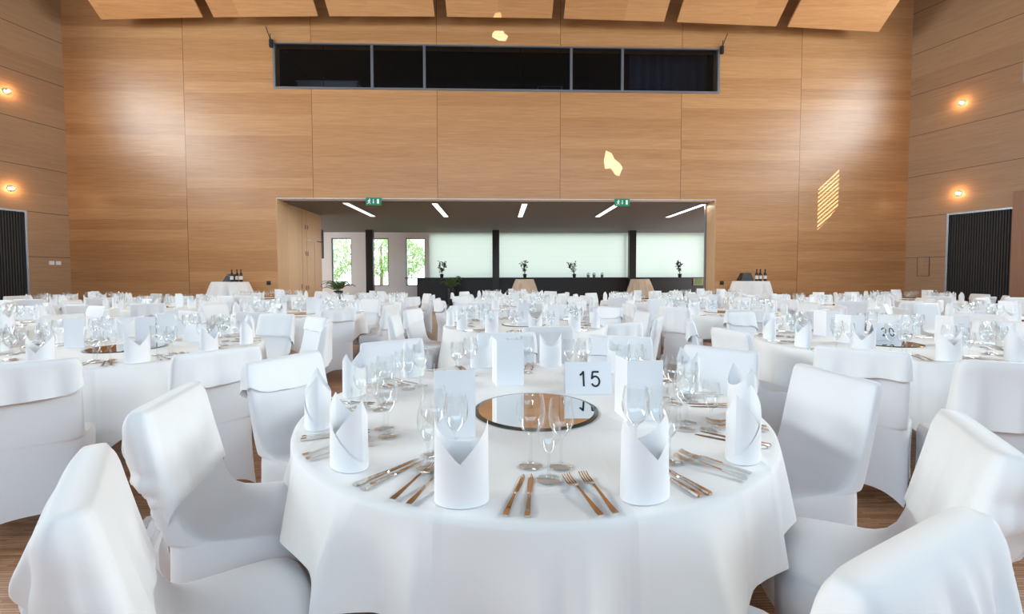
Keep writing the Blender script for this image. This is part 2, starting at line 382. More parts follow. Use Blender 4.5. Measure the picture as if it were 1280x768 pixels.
# sloping wood reflectors below the ceiling
edges_x = [(-10.36, -7.77), (-7.48, -4.78), (-4.47, -1.70), (-1.37, 1.44), (1.76, 4.49), (4.85, 7.58), (7.91, 10.46)]
SL = R(37.4)
for k, (a, c) in enumerate(edges_x):
    za, zc = [8.242-.00205*x*x for x in (a, c)]
    b = MB(); LN = 5.2; dy, dz = -cos(SL)*LN, sin(SL)*LN; nx = (0, sin(SL)*.05, cos(SL)*.05)
    q = [(a, 12.0, za), (c, 12.0, zc), (c, 12.0+dy, zc+dz), (a, 12.0+dy, za+dz)]
    q2 = [(x, y+nx[1], z+nx[2]) for x, y, z in q]
    b.add(q+q2, [(0, 3, 2, 1), (4, 5, 6, 7), (0, 1, 5, 4), (1, 2, 6, 5), (2, 3, 7, 6), (3, 0, 4, 7)])
    o = b.build('ceiling_reflector', M['ceiling_panel'])
    nm = ['first', 'second', 'third', 'middle', 'fifth', 'sixth', 'seventh'][k]
    tag(o, 'sloping wood veneer sound reflector under the ceiling, %s from the left wall' % nm, 'ceiling panel', 'wood reflectors under the ceiling')
    # the rod that hangs it from the ceiling
    for xx in (a+.4, c-.4):
        r = MB(); r.tube([(xx, 12.0+dy*.45, za+dz*.45+.03), (xx, 12.0+dy*.45, ZC+.02)], .012, 6)
        r.build('hanging_rod', M['alu'], o)
# foyer shell
FC = 3.46; FY = 21.5
fc = MB(); fc.box(-13, 12.3, YB+T, FY+.3, FC, FC+.2); struct(fc, 'ceiling_foyer', M['foyer_ceiling'])
fs = MB(); fs.box(-13.2, -12.9, YB+T, FY+.3, 0, FC); fs.box(12.0, 12.3, YB+T, FY+.3, 0, FC); struct(fs, 'wall_foyer_sides', M['white_wall'])
fb = MB(); wins = [(-8.10, -7.14), (-6.30, -5.36), (-4.53, -3.58)]
xs = [-13]
for a, c in wins:
    fb.box(xs[-1], a, FY, FY+.3, 0, FC+.1); fb.box(a, c, FY, FY+.3, 0, .86); fb.box(a, c, FY, FY+.3, 3.19, FC+.1); xs.append(c)
fb.box(-3.58, -3.40, FY, FY+.3, 0, FC+.1); fb.box(-3.40, 10.3, FY, FY+.3, 0, 1.22); fb.box(-3.40, 10.3, FY, FY+.3, 3.44, FC+.1); fb.box(10.3, 12.3, FY, FY+.3, 0, FC+.1)
struct(fb, 'wall_foyer_far', M['white_wall'])
for k, (a, c) in enumerate(wins):
    w = empty('window_%d' % (k+1), ((a+c)/2, FY+.1, .86)); w['kind'] = 'structure'
    h = (c-a)/2; z1 = 3.19-.86
    b = MB(); t = .05
    b.box(-h, -h+t, -.04, .06, 0, z1); b.box(h-t, h, -.04, .06, 0, z1); b.box(-h+t, h-t, -.04, .06, 0, t); b.box(-h+t, h-t, -.04, .06, z1-t, z1)
    b.build('window_frame', M['alu'], w)
    g = MB(); g.box(-h+t, h-t, .0, .008, t, z1-t); g.build('pane', M['pane'], w)
# the wide glazed run with white blinds
for k, (a, c) in enumerate([(-3.40, -.13), (-.13, 6.26), (6.26, 10.3)]):
    w = empty('window_%d' % (k+4), ((a+c)/2, FY, 1.22)); w['kind'] = 'structure'; h = (c-a)/2; z1 = 3.44-1.22
    b = MB(); t = .045
    b.box(-h, -h+t, .16, .26, 0, z1); b.box(h-t, h, .16, .26, 0, z1); b.box(-h+t, h-t, .16, .26, 0, t); b.box(-h+t, h-t, .16, .26, z1-t, z1)
    b.build('window_frame', M['alu'], w)
    g = MB(); g.box(-h+t, h-t, .2, .208, t, z1-t); g.build('pane', M['pane'], w)
    bl = MB(); bl.add([(-h+.004, .08, 0), (h-.004, .08, 0), (h-.004, .08, z1), (-h+.004, .08, z1)], [(0, 1, 2, 3)])
    bl.build('roller_blind', M['blind'], w)
# outside the tall windows: lawn and trees
gr = MB(); gr.box(-30, 30, FY+.3, 60, -.2, -.05); tag(gr.build('lawn', M['grass']), kind='structure')
def tree(x, y, h, rr, sd, where):
    rnd = random.Random(sd)
    t = empty('tree', (x, y, -.05), 0, 'bright green leafy tree outside, seen through the %s' % where, 'tree', 'trees outside the foyer windows')
    s = MB(); s.tube([(0, 0, 0), (.05, 0, h*.35), (0, .05, h*.7)], [.14, .1, .05], 8); s.build('trunk', M['table_wood'], t)
    c = MB()
    for i in range(1100):
        a, e = rnd.uniform(0, 2*pi), rnd.uniform(-1, 1); q = rr*rnd.uniform(.35, 1)**.5
        p = Vector((q*cos(a)*math.sqrt(1-e*e), q*sin(a)*math.sqrt(1-e*e), h*.58+e*q*h*.22))
        Mx = Matrix.Translation(p) @ Euler((rnd.uniform(0, 6), rnd.uniform(0, 6), rnd.uniform(0, 6))).to_matrix().to_4x4()
        l = rnd.uniform(.09, .17)
        c.add([Mx @ Vector(v) for v in ((-l, 0, 0), (0, -l*.45, .02), (l, 0, 0), (0, l*.45, .02))], [(0, 1, 2, 3)])
    c.build('crown', M['leaf_tree'], t)
for x, y, h, r_, s_, wl_ in [(-11.0, 29, 4.6, 1.6, 1, 'tall foyer window next to the wooden doors'), (-8.0, 30, 5.0, 1.5, 2, 'middle tall foyer window'), (-5.9, 28, 4.4, 1.3, 3, 'tall foyer window nearest the counter')]:
    tree(x, y, h, r_, s_, wl_)

# foyer opening: lining, jambs, wooden folding doors
b = MB(); b.box(OX0-.0, OX0+.02, YB, YB+.62, 0, OZ-.02)
o = struct(b, 'trim_1', M['jamb'])
b = MB(); b.box(OX1-.02, OX1, YB, YB+.52, 0, OZ-.02); struct(b, 'trim_2', M['jamb'])
b = MB(); b.box(OX0, OX1, YB, YB+.36, OZ-.02, OZ); struct(b, 'trim_3', M['white_wall'])
b = MB(); b.box(OX1-.065, OX1-.02, YB+.50, YB+.55, 0, 3.45); struct(b, 'trim_4', M['alu'])
fd = empty('folding_partition', (OX0, YB+.64, 0), 0, 'pale wooden folding door panels lining the left side of the wide opening', 'folding door')
for k, (y0, y1, z0, z1) in enumerate([(0, .93, 0, 3.44), (.95, 1.25, 0, 3.44), (1.27, 2.45, 2.52, 3.44), (1.27, 1.85, 0, 2.50), (1.87, 2.45, 0, 2.50)]):
    b = MB(); b.box(-.06, 0, y0, y1, z0+.01, z1); d = b.build('door_panel', M['jamb'], fd)
    for zz in ([.95, 2.05, 2.9] if k in (1, 3) else [1.0] if k != 2 else []):
        h = MB(); yy = y1-.08 if k != 3 else y0+.06
        h.box(0, .022, yy-.012, yy+.012, zz-.07, zz+.07); h.build('handle', M['alu'], d)
b = MB(); b.box(-.16, .02, 2.45, 2.60, 1.95, 2.95); lb = b.build('wall_speaker', M['black']); lb.location = (OX0, YB+.64, 0)
tag(lb, 'narrow black loudspeaker box at the end of the wooden folding doors', 'speaker')

# booth window band
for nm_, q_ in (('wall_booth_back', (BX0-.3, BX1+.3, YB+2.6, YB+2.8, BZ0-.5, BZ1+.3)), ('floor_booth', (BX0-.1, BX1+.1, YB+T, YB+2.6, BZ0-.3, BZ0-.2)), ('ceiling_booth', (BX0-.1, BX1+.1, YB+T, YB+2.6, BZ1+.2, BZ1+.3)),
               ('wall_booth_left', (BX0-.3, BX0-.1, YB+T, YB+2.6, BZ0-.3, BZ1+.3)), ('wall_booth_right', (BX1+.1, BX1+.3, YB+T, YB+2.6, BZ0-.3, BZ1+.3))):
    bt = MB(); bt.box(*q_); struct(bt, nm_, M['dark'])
wb = empty('window_8', (0, YB, BZ0)); wb['kind'] = 'structure'
H = BZ1-BZ0; b = MB(); t = .055
b.box(BX0, BX1, -.02, .08, 0, t); b.box(BX0, BX1, -.02, .08, H-t*.7, H); b.box(BX0, BX0+t, -.02, .08, t, H-t); b.box(BX1-t, BX1, -.02, .08, t, H-t)
b.build('window_frame', M['alu'], wb)
mull = [-3.51, -2.063, 2.048, 3.50]
for x in mull:
    b = MB(); b.box(x-.035, x+.035, -.02, .08, t, H-t*.7); b.build('mullion', M['alu'], wb)
xs = [BX0+t]+mull+[BX1-t]
for a, c in zip(xs, xs[1:]):
    g = MB(); g.box(a+.035, c-.035, .02, .03, t, H-t*.7); g.build('pane', M['booth_pane'], wb)
for x in (-4.86, -.75, .62):
    b = MB(); b.box(x-.006, x+.006, .031, .045, t, H-t*.7); b.build('pane_joint', M['column'], wb)
# things in the booth
o = MB(); o.box(-.85, .85, -.25, .25, 0, .68); o.box(-.9, .9, -.28, .28, .68, .71); o = o.build('equipment_case', mat('dark_grey_case', (.25, .25, .26), .6)); o.location = (-5.0, YB+.9, BZ0-.2)
tag(o, 'dark grey equipment case behind the booth glass at its far left', 'case')
def frame_stand(x, w, h, slope, lab):
    b = MB(); r = .012
    b.tube([(-w/2, 0, 0), (-w/2, 0, h), (w/2-slope, 0, h), (w/2, 0, 0)], r, 6); b.tube([(-w/2, 0, h*.45), (w/2-slope*.5, 0, h*.45)], r, 6)
    b.tube([(-w/2, .3, 0), (-w/2, .3, h), (w/2-slope, .3, h), (w/2, .3, 0)], r, 6)
    b.tube([(-w/2, 0, h), (-w/2, .3, h)], r, 6); b.tube([(w/2-slope, 0, h), (w/2-slope, .3, h)], r, 6)
    o = b.build('metal_rack', M['alu']); o.location = (x, YB+.55, BZ0-.2); tag(o, lab, 'rack')
frame_stand(1.52, .72, .58, 0, 'square pale metal rack standing behind the booth glass')
frame_stand(2.75, 1.0, .36, .2, 'low sloping metal rack behind the booth glass right of the square rack')
b = MB(); rows = []
for z in (0, 1.6):
    rows.append([(2.3*i/46, .035*sin(i*1.1)+.02*sin(i*2.7), z) for i in range(47)])
b.grid(rows); o = b.build('curtain', M['curtain'], smooth=True, solid=.006); o.location = (3.85, YB+.5, BZ0-.18)
tag(o, 'dark navy curtain hanging behind the rightmost pane of the booth', 'curtain')

# brackets at both upper corners of the band
for x, s, lab in ((BX0-.03, -1, 'small black bracket at the left upper corner of the booth window'), (BX1+.05, 1, 'small black bracket at the right upper corner of the booth window')):
    b = MB(); b.box(-.04, .04, -.07, 0, -.13, .08); b.tube([(0, -.05, .05), (s*.05, -.09, .22), (s*.1 if s < 0 else .12, -.1, .40)], .012, 6); b.tube([(0, -.05, .06), (-s*.02, -.12, .2)], .01, 6)
    o = b.build('wall_bracket', M['black']); o.location = (x, YB-.001, BZ1-.02); tag(o, lab, 'bracket')

# exit signs hung from the lintel
def _exit_all():
    for x, lab in ((-3.50, 'lit green exit sign on the left half of the lintel'), (3.51, 'lit green exit sign on the right half of the lintel')):
        t = empty('exit_sign', (x, YB-.04, OZ-.20), 0, lab, 'sign', 'green exit signs over the opening')
        b = MB(); b.box(-.21, .21, -.03, .03, 0, .205); b.build('sign_box', M['exit_green'], t)
        def sym(name, polys):
            q = MB()
            for pts in polys:
                n = len(pts); q.add([(px, -.034, pz) for px, pz in pts]+[(px, -.030, pz) for px, pz in pts], [tuple(range(n))]+[(i, (i+1) % n, (i+1) % n+n, i+n) for i in range(n)])
            q.build(name, M['exit_white'], t)
        sym('running_figure', [[(-.105+.016*cos(a*pi/4), .160+.016*sin(a*pi/4)) for a in range(8)],
            [(-.135, .135), (-.10, .142), (-.105, .08), (-.13, .085)], [(-.105, .135), (-.07, .115), (-.075, .105), (-.108, .118)],
            [(-.135, .135), (-.16, .105), (-.150, .10), (-.125, .122)], [(-.12, .088), (-.085, .065), (-.09, .03), (-.10, .03), (-.10, .06), (-.13, .08)],
            [(-.13, .09), (-.15, .055), (-.175, .045), (-.17, .035), (-.14, .045), (-.115, .08)]])
        sym('arrow', [[(-.008, .165), (.008, .165), (.008, .085), (.026, .085), (0, .04), (-.026, .085), (-.008, .085)]])
        sym('door_symbol', [[(.10, .04), (.155, .04), (.155, .165), (.10, .165)]])
_exit_all()

# side wall doors
def ribbed_door(idx, fx, s, y0, y1):
    a = Vector((fx(y0), y0, 0)); c = Vector((fx(y1), y1, 0)); ln = (c-a).length; ang = math.atan2(c.y-a.y, c.x-a.x)
    w = empty('door_%d' % idx, a, ang); w['kind'] = 'structure'
    io = -1 if s < 0 else 1      # local +y points to the left of a->c; inward is -y for the left wall
    k = 1 if s < 0 else -1
    rows = []; n = 96
    for z in (.01, DZ-.02):
        rows.append([(.04+(ln-.08)*i/n, k*(.07+(.012 if i % 4 < 2 else -.012)), z) for i in range(n+1)])
    b = MB(); b.grid(rows); b.box(.04, ln-.04, min(k*.09, k*.11), max(k*.09, k*.11), .01, DZ-.02); b.build('ribbed_leaf', M['roller'], w)
    f = MB(); y_ = sorted((k*-.01, k*.12))
    f.box(0, .045, *y_, 0, DZ); f.box(ln-.045, ln, *y_, 0, DZ); f.box(.045, ln-.045, *y_, DZ-.045, DZ); f.build('door_frame', M['alu'], w)
ribbed_door(1, lx, -1, 10.35, 11.65)
ribbed_door(2, rx, 1, 10.43, 11.65)
# raised wooden pier beside the right door
b = MB(); b.prism([(rx(8.6)-.28, 8.6), (rx(8.6)+.02, 8.6), (rx(10.38)+.02, 10.38), (rx(10.38)-.16, 10.38)], 0, 3.36)
struct(b, 'wall_pier', M['pillar_wood'])
# service hatch and sockets and switches
def on_wall(fx, y, z, s, name, mk, m, lab, cat):
    o = MB(); mk(o); o = o.build(name, m); o.location = (fx(y), y, z)
    sl = AL if s < 0 else -AR
    o.rotation_euler = (0, 0, math.atan2(1, sl)-pi/2)
    return tag(o, lab, cat)
hatch = on_wall(rx, 12.10, 1.57, 1, 'service_hatch', lambda b: (b.box(-.012, -.001, -.13, .13, -.26, .26), b.box(-.02, -.012, .085, .10, -.02, .02)), M['wall_side'], 'small square wooden service hatch in the right wall beside the dark door', 'hatch')
b = MB(); x_ = (-.014, -.001)
b.box(*x_, -.14, .14, .26, .27); b.box(*x_, -.14, .14, -.27, -.26); b.box(*x_, -.14, -.13, -.26, .26); b.box(*x_, .13, .14, -.26, .26)
b.build('shadow_gap_frame', M['black'], hatch)
for i, y in enumerate((12.10, 12.24)):
    on_wall(lx, y, 1.68, -1, 'light_switch', lambda b: (b.box(0, .012, -.055, .055, -.05, .05), b.box(.012, .018, -.03, .03, -.03, .03)), M['plastic_white'], 'white switch plate on the left wall, %s' % ('the one nearer the dark door' if i == 0 else 'the one nearer the room corner'), 'switch')
for x, z, lab in ((-6.46, 1.128, 'small black wall socket left of the wide opening'), (6.45, 1.107, 'small black wall socket right of the wide opening')):
    b = MB(); b.box(-.055, .055, -.015, .002, -.055, .055); b.lathe([(.03, 0), (.03, .001)], 12); o = b.build('wall_socket', M['black']); o.location = (x, YB, z); tag(o, lab, 'socket')
# halogen wall lamps
def wall_lamp(fx, y, z, s, lab, p=6):
    sl = AL if s < 0 else -AR; inw = Vector((1, -AL, 0)).normalized() if s < 0 else Vector((-1, -AR, 0)).normalized()
    t = empty('wall_lamp', (fx(y), y, z), math.atan2(inw.y, inw.x), lab, 'wall lamp', 'small halogen lamps on the side walls')
    def rot(mb): mb.v = [(zz, xx, yy) for xx, yy, zz in mb.v]; mb.f = [f for f in mb.f]; return mb
    rot(MB().lathe([(.0, .001), (.075, .001), (.075, .012), (.045, .02), (.04, .006)], 20)).build('trim_ring', M['alu'], t, smooth=True, angle=40)
    rot(MB().tube([(.0, .0, .01), (0, 0, .05)], .012, 8)).build('bulb_holder', M['alu'], t)
    rot(MB().lathe([(.002, .045), (.022, .052), (.03, .07), (.022, .09), (.002, .097)], 14)).build('bulb', M['bulb'], t, smooth=True)
    d = bpy.data.lights.new('lamp_glow', 'POINT'); d.energy = p; d.color = (1, .55, .22); d.shadow_soft_size = .03; d.specular_factor = 0
    l = bpy.data.objects.new('lamp_glow', d); link(l, t); l.location = (.13, 0, 0)
for z in (5.90, 3.51):
    nm = 'upper' if z > 5 else 'lower'
    wall_lamp(lx, 11.38, z, -1, 'glowing halogen lamp on the left wall above the dark door, %s one' % nm)
    wall_lamp(rx, 11.44, z, 1, 'glowing halogen lamp on the right wall above the dark door, %s one' % nm)
# clerestory windows
def clerestory(idx, fx, s, y0, y1):
    a = Vector((fx(y0), y0, WZ0)); c = Vector((fx(y1), y1, WZ0)); ln = (c-a).length; ang = math.atan2(c.y-a.y, c.x-a.x)
    w = empty('window_%d' % idx, a, ang); w['kind'] = 'structure'; k = 1 if s < 0 else -1
    ys = sorted((0, k*.1)); H_ = WZ1-WZ0; f = MB()
    f.box(0, ln, *ys, 0, .06); f.box(0, ln, *ys, H_-.06, H_)
    for i in range(6): x = (ln-.06)*i/5; f.box(x, x+.06, *ys, .06, H_-.06)
    f.build('window_frame', M['alu'], w)
    g = MB(); gy = sorted((k*.05, k*.058)); g.box(.06, ln-.06, *gy, .06, H_-.06); g.build('pane', M['pane'], w)
clerestory(9, lx, -1, LWY0, LWY1); clerestory(10, rx, 1, RWY0, RWY1)

# foyer furniture
for i, x in enumerate((-5.95, -.14, 6.26)):
    b = MB(); b.box(x-.16, x+.16, 20.35, 20.6, 0, FC); struct(b, 'trim_%d' % (5+i), M['column'])
o = empty('bar_counter', (3.35, 20.95, 0), 0, 'long black counter running below the white blinds in the foyer', 'counter')
b = MB(); b.box(-7.2, 6.9, -.22, .3, 0, 1.22); b.build('counter_body', M['black'], o)
b = MB(); b.box(-7.75, 6.95, -.3, .34, 1.22, 1.265); b.build('counter_top', M['black'], o)
for k, (x, y) in enumerate([(-4.45, 14.34), (-1.88, 14.38), (.765, 14.38), (3.53, 14.26), (6.10, 14.35)]):
    t = empty('ceiling_light', (x, y, FC), 0, 'lit linear ceiling light in the grey foyer ceiling, %s from the left' % ['first', 'second', 'third', 'fourth', 'fifth'][k], 'ceiling light', 'linear lights in the foyer ceiling')
    b = MB(); b.box(-.09, .09, -1.42, 1.42, -.02, .0); b.build('light_housing', M['alu'], t)
    b = MB(); b.box(-.075, .075, -1.40, 1.40, -.026, -.0205); b.build('diffuser', M['strip_light'], t)
    a_ = area('light_%d' % k, (x, y, FC-.05), (0, 0, -1), .15, 2.8, 22, (1, .92, .8)); 
def pot_plant(x, y, z, sd, lab, h=.42, lean=0):
    rnd = random.Random(sd); t = empty('potted_plant', (x, y, z), 0, lab, 'plant', 'potted plants on the black counter')
    MB().lathe([(.07, 0), (.095, .17), (.085, .17), (.08, .15), (0, .15)], 12, cap0=True).build('pot', M['black'], t, smooth=True, angle=40)
    b = MB(); lf = MB()
    for i in range(5):
        a = rnd.uniform(0, 2*pi); tip = Vector((cos(a)*rnd.uniform(.08, .25)+lean, sin(a)*.12, .15+h*rnd.uniform(.6, 1)))
        p0 = Vector((0, 0, .15)); mid = (p0+tip)/2+Vector((cos(a)*.03, 0, .04)); b.tube([p0, mid, tip], [.008, .006, .004], 5)
        for j in range(16):
            q = p0.lerp(mid, min(1, .4+j*.12)) if j < 5 else mid.lerp(tip, (j-4)/11)
            Mx = Matrix.Translation(q) @ Euler((rnd.uniform(-1, 1), rnd.uniform(-1.2, .2), rnd.uniform(0, 6.3))).to_matrix().to_4x4()
            l = rnd.uniform(.10, .15); lf.add([Mx @ Vector(v) for v in ((0, 0, 0), (l*.5, -l*.28, .01), (l, 0, 0), (l*.5, l*.28, .01))], [(0, 1, 2, 3)])
    b.build('stem', M['leaf_dark'], t); lf.build('leaves', M['leaf_dark'], t)
for x, lab, ln in ((-2.72, 'potted plant on the black counter in front of the first blind', 0), (1.24, 'potted plant on the black counter right behind the left cocktail table', -.08), (3.62, 'potted plant on the black counter beside the row of little pots', -.1), (8.75, 'potted plant near the right end of the black counter', -.03)):
    pot_plant(x, 20.95, 1.265, int(x*10)+99, lab, .62, ln)
for i, x in enumerate((4.28, 4.56, 4.95)):
    t = empty('herb_pot', (x, 20.9, 1.265), 0, 'tiny grey herb pot on the black counter, %s of three in a row' % ['left', 'middle', 'right'][i], 'plant', 'tiny herb pots on the counter')
    MB().lathe([(.06, 0), (.075, .13), (.065, .13)], 10, cap0=True).build('pot', mat('grey_pot', (.18, .18, .17), .7), t)
    b = MB(); rnd = random.Random(i)
    for j in range(70):
        a, e = rnd.uniform(0, 6.3), rnd.uniform(0, 1.4); p = Vector((.07*cos(a)*cos(e), .07*sin(a)*cos(e), .14+.08*sin(e)))
        b.add([p+Vector((rnd.uniform(-.02, .02), rnd.uniform(-.02, .02), rnd.uniform(-.02, .02))) for _ in range(3)], [(0, 1, 2)])
    b.build('leaves', M['leaf_fern'], t)
def fern(x, y, z, rr, sd, lab, lift=.6):
    rnd = random.Random(sd); t = empty('potted_fern', (x, y, 0), 0, lab, 'plant')
    MB().lathe([(.14, 0), (.19, z), (.17, z), (.16, z-.05), (0, z-.05)], 14, cap0=True).build('pot', M['black'], t, smooth=True, angle=40)
    b = MB()
    for i in range(22):
        a = 2*pi*i/22+rnd.uniform(-.1, .1); q = rr*rnd.uniform(.6, 1); hh = lift*rnd.uniform(.4, 1)
        P = [Vector((cos(a)*q*s, sin(a)*q*s, z-.04+hh*math.sin(s*2.3)*.95)) for s in [j/12 for j in range(13)]]
        sdv = Vector((-sin(a), cos(a), 0))
        b.tube(P, .005, 4)
        for j in range(2, 12):
            for sg in (-1, 1):
                l = .16*(1-(j/12)**2)+.03; d = (P[j+1]-P[j]).normalized()
                b.add([P[j], P[j]+sdv*sg*l*.5+d*.05+Vector((0, 0, .012)), P[j]+sdv*sg*l+d*.09-Vector((0, 0, .02)), P[j]+sdv*sg*l*.5+d*.015], [(0, 1, 2, 3)])
    b.build('fronds', M['leaf_fern'], t)
fern(-2.15, 19.9, .80, .55, 5, 'green fern standing in front of the black counter', .62)
fern(-6.75, 18.6, .72, .75, 6, 'green fern behind the end of the wooden folding doors', .50)
b = MB(); b.box(-.26, .26, -.02, .02, 0, .36); b.cur = 1; b.box(-.16, .16, -.03, -.02, .04, .32); o = b.build('wall_picture', [mat('brown_frame', (.30, .2, .12), .5), M['leaf_fern']]); o.location = (9.9, 20.7, .88)
o.location = (9.55, 20.70, .88); tag(o, 'small brown framed picture on the black counter front at the right', 'picture')

# ------------------------------------------------------------------ cloths
# bearing (degrees, 0 = front), half width and height of the creases that stand out of the front cloth
CREASES = [(-84, 13, .75), (-56, 10, .35), (-36, 10, .75), (-20, 9, .5), (-2, 8, .35), (3, 7, .55), (22, 16, 1.0), (44, 9, .4), (60, 9, .4), (86, 13, .85), (112, 14, .7), (140, 16, .9), (172, 15, .8), (202, 16, .9), (232, 14, .7), (258, 13, .9)]
def cloth_rows(Rt, z, Lf, folds, amp, flare, n=160, m=16, seed=0, ridge=False):
    rnd = random.Random(seed); ph = [rnd.uniform(0, 6.28) for _ in range(4)]
    rows = []
    for r in (.0001, Rt*.35, Rt*.7, Rt*.93, Rt*.985):
        rows.append([(r*sin(2*pi*k/n), -r*cos(2*pi*k/n), z) for k in range(n)])
    rows.append([((Rt+.004)*sin(2*pi*k/n), -(Rt+.004)*cos(2*pi*k/n), z-.004) for k in range(n)])
    rows.append([((Rt+.008)*sin(2*pi*k/n), -(Rt+.008)*cos(2*pi*k/n), z-.016) for k in range(n)])
    for j in range(1, m+1):
        row = []; s = j/m
        for k in range(n):
            th = 2*pi*k/n; Ln = Lf(th)
            d = s*Ln
            fo = .55*sin(folds*th+ph[0]+.8*sin(2*th+ph[1]))+.3*sin((folds*.5+1)//1*th+ph[2])+.15*sin((folds*1.9)//1*th+ph[3])
            rad = Rt+.008+flare*(d/.7)*.5+amp*(fo*.6+.28)*min(1, (d/.42))**.8
            if ridge:
                q = 0
                for c_, w_, h_ in CREASES:
                    dd = abs((math.degrees(th)-c_+180) % 360-180)/w_
                    if dd < 1: q = max(q, h_*(1-dd)**1.6)
                rad = Rt+.008+min(1, d/.25)**.9*(q*.11+.004+.006*sin(7*th+1))
            row.append((rad*sin(th), -rad*cos(th), z-.016-(Ln-.016)*s))
        rows.append(row)
    return rows
def square_drop(half, Rt, rot, zmax):
    def f(th):
        a = th-rot; c = max(abs(cos(a)), abs(sin(a))); return max(.2, min(zmax, half/c-Rt))
    return f
def cloth_mesh(name, Rt, z, Lf, folds, amp, flare, seed, n=160, m=16, mt='linen', ridge=False):
    b = MB(); b.grid(cloth_rows(Rt, z, Lf, folds, amp, flare, n, m, seed, ridge), close_u=True)
    return b.mesh(name, M[mt], smooth=True)
TR, TZ = .90, .75
# table under the cloth
def make_table():
    t = empty('round_table', (0, 0, 0))
    MB().lathe([(.0001, TZ-.034), (TR-.004, TZ-.034), (TR, TZ-.028), (TR, TZ-.008), (TR-.004, TZ-.004), (.0001, TZ-.004)], 48).build('tabletop', M['table_wood'], t, smooth=True, angle=30)
    for a in range(4):
        x, y = .55*cos(a*pi/2+.78), .55*sin(a*pi/2+.78)
        MB().tube([(x, y, 0), (x, y, TZ-.03)], .018, 8).build('leg', M['alu'], t)
    return t

# ------------------------------------------------------------------ chair
def se(t, w, y0, y1, e=.36):
    c, s = cos(t), sin(t); yc, h = (y0+y1)/2, (y1-y0)/2
    return w*math.copysign(abs(c)**e, c), yc+h*math.copysign(abs(s)**e, s)
PROF = [(0.0, -.235, .200, .222), (.06, -.230, .200, .218), (.14, -.222, .199, .214), (.22, -.216, .198, .211), (.30, -.211, .198, .209), (.38, -.207, .198, .209),
        (.42, -.206, .196, .209), (.445, -.206, .188, .206), (.458, -.206, .172, .203), (.463, -.207, .12, .202), (.466, -.207, .05, .202), (.469, -.208, -.02, .202),
        (.475, -.209, -.065, .202), (.49, -.210, -.10, .202), (.52, -.214, -.128, .203), (.57, -.220, -.148, .205), (.64, -.230, -.166, .207), (.72, -.242, -.183, .208),
        (.79, -.253, -.197, .207), (.85, -.262, -.209, .207), (.885, -.268, -.216, .206), (.905, -.270, -.222, .203), (.916, -.266, -.230, .197), (.92, -.259, -.238, .186)]
KZ = (.885-.47)/(.92-.47)
PROF = [(z if z <= .47 else .47+(z-.47)*KZ, a, b_, c) for z, a, b_, c in PROF]
def make_us(nf, ns, e=.36):
    K = .5**(e/2); q = []
    for i in range(ns): q.append(math.asin((K*i/ns)**(1/e)))
    for i in range(nf, 0, -1): q.append(math.acos((K*i/nf)**(1/e)))
    full = []
    full += q; full += [pi-t for t in [pi/2]+q[:0:-1]]; full += [pi+t for t in q]; full += [2*pi-t for t in [pi/2]+q[:0:-1]]
    return full
US = make_us(9, 5)
def section(z):
    for a, c in zip(PROF, PROF[1:]):
        if a[0] <= z <= c[0]:
            t = (z-a[0])/(c[0]-a[0]); return [a[i]*(1-t)+c[i]*t for i in (1, 2, 3)]
    return list(PROF[-1][1:])
def chair_body():
    b = MB(); rows = []
    for i, (z, y0, y1, w) in enumerate(PROF):
        row = []
        for t in US:
            x, y = se(t, w, y0, y1)
            if z <= .42:
                xn = abs(x)/w; yn = abs(y-(y0+y1)/2)/((y1-y0)/2); m_ = min(xn, yn); hem = .012+.115*(1-m_**3.2)
                zz = hem+z*(1-hem/.42); pull = (1-m_**2)*(1-zz/.46)*.028
                x *= 1-pull/.21 if xn > yn else 1; y = y*(1-pull/.2) if yn >= xn else y
            else: zz = z
            row.append((x, y, zz))
        rows.append(row)
    n = len(US)
    b.grid(rows, close_u=True)
    top = len(rows)-1; b.f.append(tuple(top*n+k for k in range(n))); b.mi.append(0)
    return b.mesh('stretch_cover', M['stretch'], smooth=True, angle=70)
ME_BODY = chair_body()
